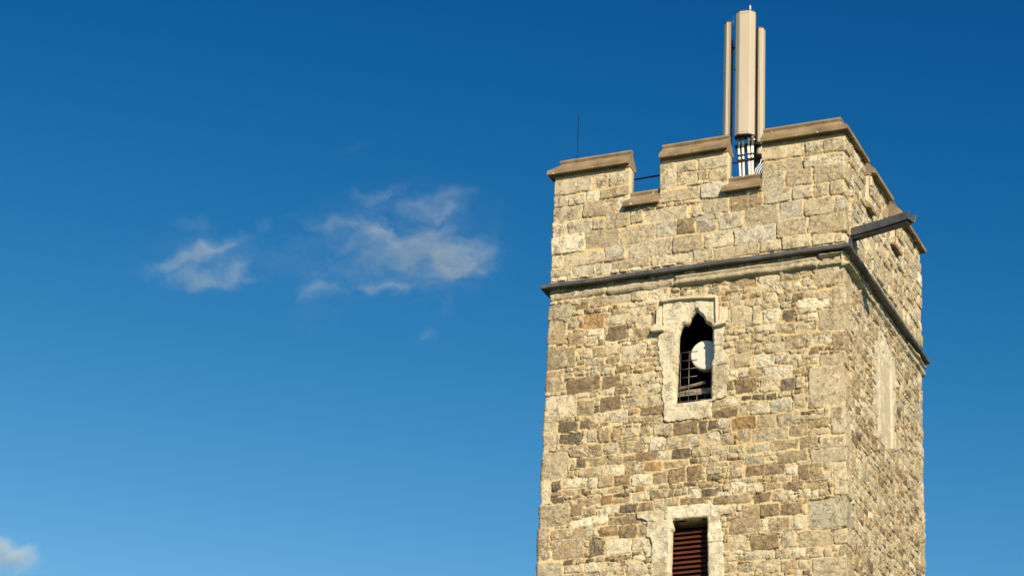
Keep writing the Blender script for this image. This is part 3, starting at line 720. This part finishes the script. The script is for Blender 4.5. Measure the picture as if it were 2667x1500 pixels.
# louvred window
lou = part_empty('louvre_window', (-2.74, 0, 15), tower); lou['label'] = 'lower opening filled with red brown louvre boards'
surround(LO_FRAME, LO_OPEN, LO_BLOCKS, lou, 331, chamfer=.02, cham_w=.03, depth=.13)
bm = bmesh.new()
zz = 17.45; k = 0
while zz > 15.2:
    a = [(-3.2, zz), (-2.3, zz)]
    y0, y1 = .20, .255
    vs_ = []
    for x in (-3.16, -2.33):
        vs_.append([bm.verts.new((x, y, q)) for y, q in ((.185, zz-.075), (.20, zz-.08), (.27, zz), (.255, zz+.008))])
    for i in range(4): bm.faces.new((vs_[0][i], vs_[1][i], vs_[1][(i+1) % 4], vs_[0][(i+1) % 4]))
    bm.faces.new(vs_[0]); bm.faces.new(vs_[1][::-1])
    zz -= .0885; k += 1
bm_box(bm, -3.2, -2.3, .30, .33, 15.0, 17.40)
finish(bm, 'louvre_boards', M['louvre'], lou)
bm = bmesh.new(); prism(bm, [(-3.16, 17.565), (-3.16, 17.70), (-2.36, 17.70), (-2.36, 17.565)], .05, .45)
lt = finish(bm, 'lintel_soffit', M['mould'], lou)

# blocked window on the right-hand face
bl = part_empty('blocked_window', (0, 2.5, 19.5), tower); bl['label'] = 'filled-in window outline of pale render on the right-hand wall'
SIDE_PATCH = [(2.58+(y-2.58)*1.32, z) for y, z in SIDE_PATCH]
def patch():
    y = np.arange(1.7, 3.4, .016); z = np.arange(19.35, 21.85, .014)
    U, Z = np.meshgrid(y, z); ins = pip(U+(fbm(U, Z, .10, 401)-.5)*.13, Z+(fbm(U, Z, .10, 405)-.5)*.14, SIDE_PATCH)
    h = .006+(fbm(U, Z, .2, 410, 5)-.5)*.035
    rib = np.exp(-((U-2.15-.0)/.03)**2)+np.exp(-((U-2.95)/.03)**2)+.7*np.exp(-((U-2.55)/.035)**2)*(Z < 20.9)
    rec = ((U > 2.2) & (U < 2.9)) * sstep(21.25, 21.1, Z)
    h = h - .02*rec + .008*rib*(Z < 21.2)
    for cy, cz, r in ((2.3, 21.5, .09), (2.42, 21.28, .06), (2.38, 20.93, .08)):
        h -= .07*sstep(r, r*.4, np.hypot(U-cy, (Z-cz)*1.2))
    nz, nc = U.shape
    V = np.stack([h, U, Z], -1).reshape(-1, 3)
    i, j = np.meshgrid(np.arange(nz-1), np.arange(nc-1), indexing='ij')
    Q = np.stack([i*nc+j, i*nc+j+1, (i+1)*nc+j+1, (i+1)*nc+j], -1)
    k_ = ins[:-1, :-1] & ins[1:, 1:]; Q = Q[k_]
    e = np.concatenate([Q[:, [0, 1]], Q[:, [1, 2]], Q[:, [2, 3]], Q[:, [3, 0]]]); key = np.sort(e, 1); kk = key[:, 0].astype(np.int64)*len(V)+key[:, 1]
    _, inv, cnt = np.unique(kk, return_inverse=True, return_counts=True); be = e[cnt[inv] == 1]
    bv = np.unique(be); mp = {v: len(V)+t for t, v in enumerate(bv)}; nv = V[bv].copy(); nv[:, 0] = -.05
    V = np.concatenate([V, nv]); Q = np.concatenate([Q, np.array([(b, a, mp[a], mp[b]) for a, b in be])])
    link('render_infill', np_mesh('render_infill', V, Q), M['pale'], bl)
patch()

# lead-lined water spout on the right-hand corner
def spout():
    bm = bmesh.new(); a = Vector((-.02, .40, 22.66)); d = Vector((1.21, -.36, 0)).normalized(); s = Vector((-d.y, d.x, 0))
    L = 1.27; up = Vector((0, 0, 1))
    prof = [(-.10, -.03), (-.108, .115), (-.09, .118), (-.085, .0), (.085, .0), (.09, .118), (.108, .115), (.10, -.03)]
    n = 8; rings = []
    for i in range(n+1):
        t = i/n; fl = 1+.10*max(0, t-.8)/.2; sag = -.01*math.sin(t*3)
        rings.append([bm.verts.new(a+d*(L*t+(.035*(q > .1) if i == n else 0))+s*p*fl+up*(q+sag)) for p, q in prof])
    for r0, r1 in zip(rings, rings[1:]):
        for i in range(len(prof)): j = (i+1) % len(prof); bm.faces.new((r0[i], r1[i], r1[j], r0[j]))
    bm.faces.new(rings[0]); bm.faces.new(rings[-1][::-1])
    # stone/board bearer under the trough
    for i, (w0, z0, z1, l1) in enumerate(((.07, -.075, -.03, 1.22),)):
        P = [a+d*0+s*w0, a+d*0-s*w0, a+d*l1-s*w0, a+d*l1+s*w0]
        b_ = [bm.verts.new(p+up*z0) for p in P]; t_ = [bm.verts.new(p+up*(z1-.002)) for p in P]
        bm.faces.new(b_[::-1]); bm.faces.new(t_)
        for i in range(4): j = (i+1) % 4; bm.faces.new((b_[i], b_[j], t_[j], t_[i]))
    return finish(bm, 'water_spout', M['lead'], tower, bev=.004)
spout()
# lead apron below the spout, dressed down onto the string course
bm = bmesh.new(); rs_ = random.Random(3)
pts = [(.22, 22.62), (.46, 22.62), (.50, 22.45), (.62, 22.36), (.12, 22.36), (.16, 22.5)]
a = [bm.verts.new((.03, y, zz)) for y, zz in pts]; b = [bm.verts.new((.05, y, zz)) for y, zz in pts]
bm.faces.new(a[::-1]); bm.faces.new(b)
for i in range(len(pts)): j = (i+1) % len(pts); bm.faces.new((a[i], a[j], b[j], b[i]))
finish(bm, 'lead_apron', M['lead'], tower)
# ================================================================ satellite dish inside the belfry opening
dish = empty('satellite_dish', (-2.64, .42, 20.1)); tag(dish, 'round white drum dish behind the cusped belfry opening', 'dish')
def disc(cx, cy, cz, r, seg=64):
    bm = bmesh.new(); n = Vector((.16, -1, -.05)).normalized(); u = n.cross(Vector((0, 0, 1))).normalized(); v = u.cross(n)
    prof = [(0, .0), (r*.6, .0), (r*.9, -.004), (r*.975, -.012), (r, -.03), (r, -.15), (r*.9, -.19), (0, -.2)]
    c = Vector((cx, cy, cz)); rings = []
    for rr, dd in prof:
        rings.append([bm.verts.new(c+n*dd+(u*math.cos(2*math.pi*k/seg)+v*math.sin(2*math.pi*k/seg))*rr) for k in range(seg)] if rr else [bm.verts.new(c+n*dd)])
    for a, b in zip(rings, rings[1:]):
        for k in range(seg):
            j = (k+1) % seg
            if len(a) == 1: bm.faces.new((a[0], b[j], b[k]))
            elif len(b) == 1: bm.faces.new((a[k], a[j], b[0]))
            else: bm.faces.new((a[k], a[j], b[j], b[k]))
    return bm
DX, DY, DZ = -2.60, .27, 20.70
finish(disc(DX, DY, DZ, .275), 'drum_reflector', M['dish'], dish, sm=False)
tube('mounting_pole', [(-2.58, .72, 20.0), (-2.58, .72, 21.2)], .04, 'steel', dish, 12)
tube('bracket', [(DX, DY+.2, DZ), (-2.58, .72, DZ)], .03, 'steel', dish, 8)
tube('pole_foot', [(-2.58, .72, 20.1), (-2.58, .37, 20.05)], .03, 'steel', dish, 8)

# ================================================================ phone mast with three panel antennas
AY = 1.2
mast = empty('antenna_mast', (-2.26, AY+.2, 22.6)); tag(mast, 'beige three-panel phone mast rising behind the battlements', 'antenna mast')
def panel(px, py, z0, z1, nrm, wd=.36, dp=.15):
    """panel antenna, front radome facing nrm"""
    n = Vector((nrm[0], nrm[1], 0)).normalized(); s = Vector((-n.y, n.x, 0)); c = Vector((px, py, 0))
    h = wd/2; f = dp
    P = [(-h, 0), (-h, f*.45), (-h+.012, f*.55), (-h+.075, f*.93), (-h+.095, f), (h-.095, f), (h-.075, f*.93), (h-.012, f*.55), (h, f*.45), (h, 0)]
    bm = bmesh.new(); rings = [[bm.verts.new(c+s*a+n*b+Vector((0, 0, zz))) for a, b in P] for zz in (z0, z1)]
    for i in range(len(P)-1): bm.faces.new((rings[0][i], rings[0][i+1], rings[1][i+1], rings[1][i]))
    ob = finish(bm, 'panel_antenna', M['panel'], mast)
    bm = bmesh.new(); P2 = [(-h, -.004), (h, -.004), (h, -.03), (h-.03, -.045), (-h+.03, -.045), (-h, -.03)]
    r2 = [[bm.verts.new(c+s*a+n*b+Vector((0, 0, zz))) for a, b in P2] for zz in (z0+.003, z1-.003)]
    for i in range(6): j = (i+1) % 6; bm.faces.new((r2[0][i], r2[0][j], r2[1][j], r2[1][i]))
    bm.faces.new(r2[0]); bm.faces.new(r2[1][::-1]); sub(finish(bm, 'back_plate', M['panelback'], None), ob)
    for nm, za, zb in (('end_cap', z0-.022, z0), ('end_cap', z1, z1+.018)):
        bm = bmesh.new(); P3 = [(a*1.02, b*1.02 if b > 0 else -.048) for a, b in P]
        r3 = [[bm.verts.new(c+s*a+n*b+Vector((0, 0, zz))) for a, b in P3] for zz in (za, zb)]
        for i in range(len(P3)): j = (i+1) % len(P3); bm.faces.new((r3[0][i], r3[0][j], r3[1][j], r3[1][i]))
        bm.faces.new(r3[0]); bm.faces.new(r3[1][::-1]); sub(finish(bm, nm, M['cap'], None), ob)
    return ob, n, s, c
def sub(o_, parent):
    o_.parent = parent
    o_.matrix_parent_inverse = Matrix.Identity(4)
    return o_
def panel_bits(res, z0, z1, wd, dp):
    ob, n, s_, c = res
    for zz in (z0+.35, z1-.45):
        bm = bmesh.new(); q = c-n*.075
        bm_tube(bm, [q-s_*.07+Vector((0, 0, zz)), q+s_*.07+Vector((0, 0, zz))], .028, 6); bm_tube(bm, [q+Vector((0, 0, zz-.05)), q+Vector((0, 0, zz+.05))], .035, 8)
        sub(finish(bm, 'clamp', M['steel'], None), ob)
    bm = bmesh.new()
    for sx in (-1, 1):
        p = c+s_*sx*(wd/2+.002)+n*dp*.2; bm_tube(bm, [p+Vector((0, 0, z0)), p+Vector((0, 0, z1))], .0035, 4)
    for zz in (z0+.04, z1-.05):
        bm_tube(bm, [c+n*(dp+.0015)-s_*(wd/2-.1)+Vector((0, 0, zz)), c+n*(dp+.0015)+s_*(wd/2-.1)+Vector((0, 0, zz))], .003, 4)
    sub(finish(bm, 'seam', M['panelback'], None), ob)
pc, n0, s0, c0 = panel(-2.235, AY, 25.44, 28.07, (.17, -1), .37, .15)
pl, n1, s1, c1 = panel(-2.635, AY+.2, 24.9, 28.0, (-.95, -.31), .34, .10)
pr_, n2, s2, c2 = panel(-2.08, AY+.26, 25.12, 27.80, (.82, .50), .36, .12)
panel_bits((pc, n0, s0, c0), 25.44, 28.07, .37, .15); panel_bits((pl, n1, s1, c1), 24.9, 28.0, .34, .10); panel_bits((pr_, n2, s2, c2), 25.12, 27.8, .36, .12)
tube('mast_pole', [(-2.235, AY+.30, 22.5), (-2.235, AY+.30, 27.4)], .05, 'dark', mast, 12)
tube('side_pole', [(-2.575, AY+.22, 22.5), (-2.575, AY+.22, 27.7)], .014, 'panelback', mast, 10)
tube('side_pole', [(-2.14, AY+.34, 22.5), (-2.14, AY+.34, 27.5)], .022, 'panelback', mast, 10)
def arm(pts, r, mat='dark', name='bracket'): return tube(name, pts, r, mat, mast, 6)
arm([(-2.50, AY+.2, 26.97), (-2.44, AY+.21, 26.95), (-2.395, AY+.24, 26.62), (-2.30, AY+.26, 26.58)], .03)
arm([(-2.50, AY+.2, 27.05), (-2.45, AY+.21, 26.95)], .04)
arm([(-2.51, AY+.2, 25.68), (-2.235, AY+.28, 25.68)], .055)
arm([(-2.0, AY+.26, 26.7), (-2.235, AY+.28, 26.66)], .025)
arm([(-2.0, AY+.26, 26.72), (-2.06, AY+.16, 26.4)], .012, 'steel')
arm([(-2.0, AY+.26, 25.5), (-2.235, AY+.28, 25.46)], .04)
bm = bmesh.new(); bm_box(bm, -2.44, -1.95, AY+.02, AY+.26, 25.26, 25.32); finish(bm, 'cross_plate', M['dark'], mast, bev=.008)
# feeder cables from the centre panel down to the roof
for x, r, m_, dx in ((-2.345, .022, 'gcable', .05), (-2.265, .024, 'gcable', .03), (-2.155, .028, 'cable', .035), (-2.08, .028, 'cable', .0)):
    tube('connector', [(x, AY-.03, 25.43), (x, AY-.03, 25.38), (x, AY-.03, 25.37), (x, AY-.03, 25.2)], [.034, .034, .026, .026], 'gcable', mast, 10)
    tube('feeder_cable', [(x, AY-.03, 25.21), (x+dx*.3, AY-.03, 25.0), (x+dx*.7, AY-.02, 24.6), (x+dx, AY-.02, 22.6)], r, 'cable', mast, 10)
    for zz in (25.03, 24.93): tube('cable_tie', [(x+dx*.3, AY-.03, zz), (x+dx*.3, AY-.03, zz+.03)], .034, 'blk', mast, 8)
for x, dx in ((-2.30, .03), (-2.21, .02), (-2.12, .03)):
    tube('rear_cable', [(x, AY+.1, 25.25), (x+dx, AY+.1, 24.5), (x+dx, AY+.1, 22.6)], .03, 'gcable' if x < -2.2 else 'blk', mast, 8)
tube('rear_cable', [(-2.19, AY+.05, 25.1), (-2.18, AY+.05, 22.6)], .02, 'gcable', mast, 8)
for k, x in enumerate((-1.98, -1.93, -1.88, -1.83)):
    tube('slim_cable', [(x, AY+.22, 25.1), (x-.01, AY+.18, 24.95), (x-.10, AY+.1, 24.75), (-2.03+k*.01, AY+.02, 24.5), (-2.05+k*.01, AY, 22.7)], .009, 'cable', mast, 6)
for k in range(3):
    tube('slim_cable', [(-2.62+k*.03, AY-.05, 24.78), (-2.52+k*.03, AY-.08, 24.62), (-2.42+k*.03, AY-.1, 24.36+.02*k), (-2.42+k*.035, AY-.1, 22.7)], .010, 'cable', mast, 6)
tube('conduit', [(-2.0, AY+.05, 24.52), (-2.0, AY+.05, 22.6)], .03, 'cable', mast, 8)
bm = bmesh.new(); bm_box(bm, -2.36, -2.24, AY-.09, AY-.05, 24.42, 24.56); finish(bm, 'junction_plate', M['cable'], mast, bev=.01)
bm = bmesh.new(); bm_box(bm, -2.47, -2.35, AY-.16, AY-.04, 24.1, 24.32); finish(bm, 'junction_box', M['cable'], mast, bev=.012)
tube('tip_rod', [(-2.16, AY+.02, 28.08), (-2.163, AY+.02, 28.27)], [.022, .012], 'cable', mast, 8)
tube('tip_rod', [(-2.27, AY+.1, 28.05), (-2.268, AY+.1, 28.26)], .004, 'steel', mast, 6)
tube('tip_rod', [(-2.565, AY+.2, 27.95), (-2.56, AY+.2, 28.22)], .005, 'steel', mast, 6)
bm = bmesh.new(); bm_box(bm, -2.6, -1.9, AY-.15, AY+.45, 22.6, 22.68); finish(bm, 'base_plate', M['steel'], mast, bev=.01)

# ================================================================ safety rail and lightning rod
rail = empty('guard_rail', (-2.7, .55, 22.6)); tag(rail, 'thin black horizontal safety rail seen through both crenels', 'rail')
tube('rail_bar', [(-5.0, .5, 24.50), (-.6, .5, 24.575)], .017, 'dark', rail, 10)
for x in (-4.9, -2.8, -.7): tube('rail_post', [(x, .5, 22.58), (x, .5, 24.5+(x+5)*.017)], .02, 'dark', rail, 8)
rod = empty('lightning_rod', (-5.2, .35, 22.6)); tag(rod, 'slender black rod aerial standing behind the left corner merlon', 'rod')
tube('rod_shaft', [(-5.21, .35, 22.6), (-5.225, .35, 25.1), (-5.235, .35, 25.96)], [.012, .009, .006], 'blk', rod, 6)
tube('rod_foot', [(-5.21, .35, 22.6), (-5.21, .35, 22.75)], .035, 'steel', rod, 8)
# ================================================================ thin fair-weather clouds, real volumes about 3 km away
def cloud(name, label, blobs, density, seed, dist=3000.0, depth=34.0):
    """blobs: (right, up, half-width, half-height, tilt in degrees, strength), in thousandths of the distance from the camera axis"""
    k = dist/7000.0
    cx = sum(b[0] for b in blobs)/len(blobs); cz = sum(b[1] for b in blobs)/len(blobs)
    org = CAM + (Fv*7000 + R2*cx + U2*cz)*k
    B = [((x-cx)*k, (z-cz)*k, a*k, b*k, R(t), s) for x, z, a, b, t, s in blobs]
    m = bpy.data.materials.new(name); m.use_nodes = True; nt = m.node_tree; nt.nodes.clear()
    out = nt.nodes.new('ShaderNodeOutputMaterial'); pv = nt.nodes.new('ShaderNodeVolumePrincipled')
    nt.links.new(pv.outputs[0], out.inputs['Volume']); pv.inputs['Color'].default_value = (.79, .93, 1, 1); pv.inputs['Anisotropy'].default_value = -.3
    tc = nt.nodes.new('ShaderNodeTexCoord')
    def vm(op, a, b=None, sc=None):
        n = nt.nodes.new('ShaderNodeVectorMath'); n.operation = op
        for i, v in enumerate((a, b)):
            if v is None: continue
            if hasattr(v, 'node'): nt.links.new(v, n.inputs[i])
            else: n.inputs[i].default_value = v
        if sc is not None: n.inputs['Scale'].default_value = sc
        return n
    def mt(op, a, b=0.0, clamp=False):
        n = nt.nodes.new('ShaderNodeMath'); n.operation = op; n.use_clamp = clamp
        for i, v in enumerate((a, b)):
            if hasattr(v, 'node'): nt.links.new(v, n.inputs[i])
            else: n.inputs[i].default_value = v
        return n.outputs[0]
    flat = nt.nodes.new('ShaderNodeMapping'); flat.inputs['Scale'].default_value = (1, .25, 1); nt.links.new(tc.outputs['Object'], flat.inputs[0])
    w1 = noise_node(nt, .022, 6, .62, flat.outputs[0])
    wv = vm('SCALE', vm('SUBTRACT', w1.outputs['Color'], (.5, .5, .5)).outputs[0], None, 64.0).outputs[0]
    P = vm('ADD', tc.outputs['Object'], wv).outputs[0]
    tot = None
    for x, z, a, b, t, s in B:
        mp = nt.nodes.new('ShaderNodeMapping'); mp.vector_type = 'TEXTURE'
        mp.inputs['Location'].default_value = (x, 0, z); mp.inputs['Rotation'].default_value = (0, -t, 0); mp.inputs['Scale'].default_value = (a*1.6, depth*1.15, b*1.6)
        nt.links.new(P, mp.inputs[0])
        L = vm('LENGTH', mp.outputs[0]).outputs['Value']
        g = mt('MULTIPLY', mt('POWER', mt('SUBTRACT', 1.0, L, True), 1.3), s*1.6)
        tot = g if tot is None else mt('ADD', tot, g)
    mp = nt.nodes.new('ShaderNodeMapping'); mp.inputs['Rotation'].default_value = (0, R(22), 0); mp.inputs['Scale'].default_value = (.55, .14, 1.25); mp.inputs['Location'].default_value = (seed, 0, 0)
    nt.links.new(P, mp.inputs[0])
    n2 = noise_node(nt, .045, 8, .66, mp.outputs[0])
    n2.inputs['Lacunarity'].default_value = 2.2
    f = mt('MULTIPLY', mt('SUBTRACT', mt('ADD', n2.outputs[0], mt('MULTIPLY', tot, .10)), .39), 2.7, True)
    d = mt('MULTIPLY', mt('MULTIPLY', tot, f), density)
    nt.links.new(d, pv.inputs['Density'])
    # hull: a lens-shaped closed sheet that follows the wisps
    x0 = min(b[0]-b[2]*1.75 for b in B)-12; x1 = max(b[0]+b[2]*1.75 for b in B)+12; z0 = min(b[1]-max(b[3], b[2]*abs(math.sin(b[4])))*1.75 for b in B)-12; z1 = max(b[1]+max(b[3], b[2]*abs(math.sin(b[4])))*1.75 for b in B)+12
    X, Z = np.meshgrid(np.linspace(x0, x1, 150), np.linspace(z0, z1, 90)); F = np.full(X.shape, -9.)
    for x, z, a, b, t, s in B:
        u = (X-x)*math.cos(t)+(Z-z)*math.sin(t); v = -(X-x)*math.sin(t)+(Z-z)*math.cos(t)
        F = np.maximum(F, 1.0-np.hypot(u/(a*1.5+9), v/(b*1.5+9)))
    ins = F > 0.02; T = np.sqrt(np.clip(F, 0, 1))*(depth+14)
    nz, nx = X.shape; i, j = np.meshgrid(np.arange(nz-1), np.arange(nx-1), indexing='ij')
    Q = np.stack([i*nx+j, i*nx+j+1, (i+1)*nx+j+1, (i+1)*nx+j], -1); kq = ins[:-1, :-1] & ins[1:, 1:] & ins[:-1, 1:] & ins[1:, :-1]; Q = Q[kq]
    e = np.concatenate([Q[:, [0, 1]], Q[:, [1, 2]], Q[:, [2, 3]], Q[:, [3, 0]]]); key = np.sort(e, 1); kk = key[:, 0].astype(np.int64)*X.size+key[:, 1]
    _, inv, cnt = np.unique(kk, return_inverse=True, return_counts=True); be = e[cnt[inv] == 1]
    n = X.size; V = np.concatenate([np.stack([X, -T-2, Z], -1).reshape(-1, 3), np.stack([X, T+2, Z], -1).reshape(-1, 3)])
    Q = np.concatenate([Q, Q[:, ::-1]+n, np.array([(b_, a_, a_+n, b_+n) for a_, b_ in be])])
    used = np.unique(Q); remap = np.zeros(len(V), int); remap[used] = np.arange(len(used))
    me = np_mesh(name, V[used], remap[Q], sm=False)
    ob = bpy.data.objects.new(name, me); COL.objects.link(ob); me.materials.append(m)
    ob.matrix_world = Matrix(((R2.x, Fv.x, U2.x, org.x), (R2.y, Fv.y, U2.y, org.y), (R2.z, Fv.z, U2.z, org.z), (0, 0, 0, 1)))
    tag(ob, label, 'cloud', group='thin clouds in the blue sky'); return ob
def zb(L, ox=340, oy=330, k=.4348):
    return [(ox+x*k-1333.5, 750-(oy+y*k), a*k, b*k, t, s) for x, y, a, b, t, s in L]
cloud('cloud', 'small ragged wisp of white cloud, left of the larger wisp', zb([(500, 730, 190, 48, 24, .8), (300, 790, 230, 40, 14, .6), (470, 890, 260, 50, 2, .55), (630, 860, 90, 100, 0, .35), (380, 600, 140, 45, 0, .2), (480, 800, 330, 150, 6, .22)]), .0145, 3.0)
cloud('cloud', 'largest spread of thin white cloud, nearest the tower', zb([(1480, 400, 120, 55, 15, .45), (1300, 600, 260, 50, -10, .5), (1800, 480, 190, 75, 14, .5), (1860, 620, 100, 150, 0, .6), (1540, 690, 260, 100, -5, .7), (1800, 790, 300, 120, 0, .65), (2010, 785, 180, 100, 18, .85), (1560, 945, 190, 40, 5, .7), (1100, 940, 90, 85, 30, .55), (1950, 890, 150, 80, 0, .4), (1860, 1010, 70, 120, 0, .2), (1770, 1250, 60, 60, 0, .22), (820, 610, 80, 36, 15, .2), (1330, 150, 150, 40, 10, .05), (1650, 680, 480, 300, 0, .24), (1100, 800, 330, 140, 0, .14), (1180, 1010, 230, 120, 40, .14)]), .0145, 11.0)
cloud('cloud', 'pale puff of cloud in the bottom left corner of the sky', [(28-1333.5, 750-1440, 62, 30, -8, 1.0), (-10-1333.5, 750-1445, 60, 42, 0, .9), (55-1333.5, 750-1458, 45, 22, -10, .6)], .015, 23.0)
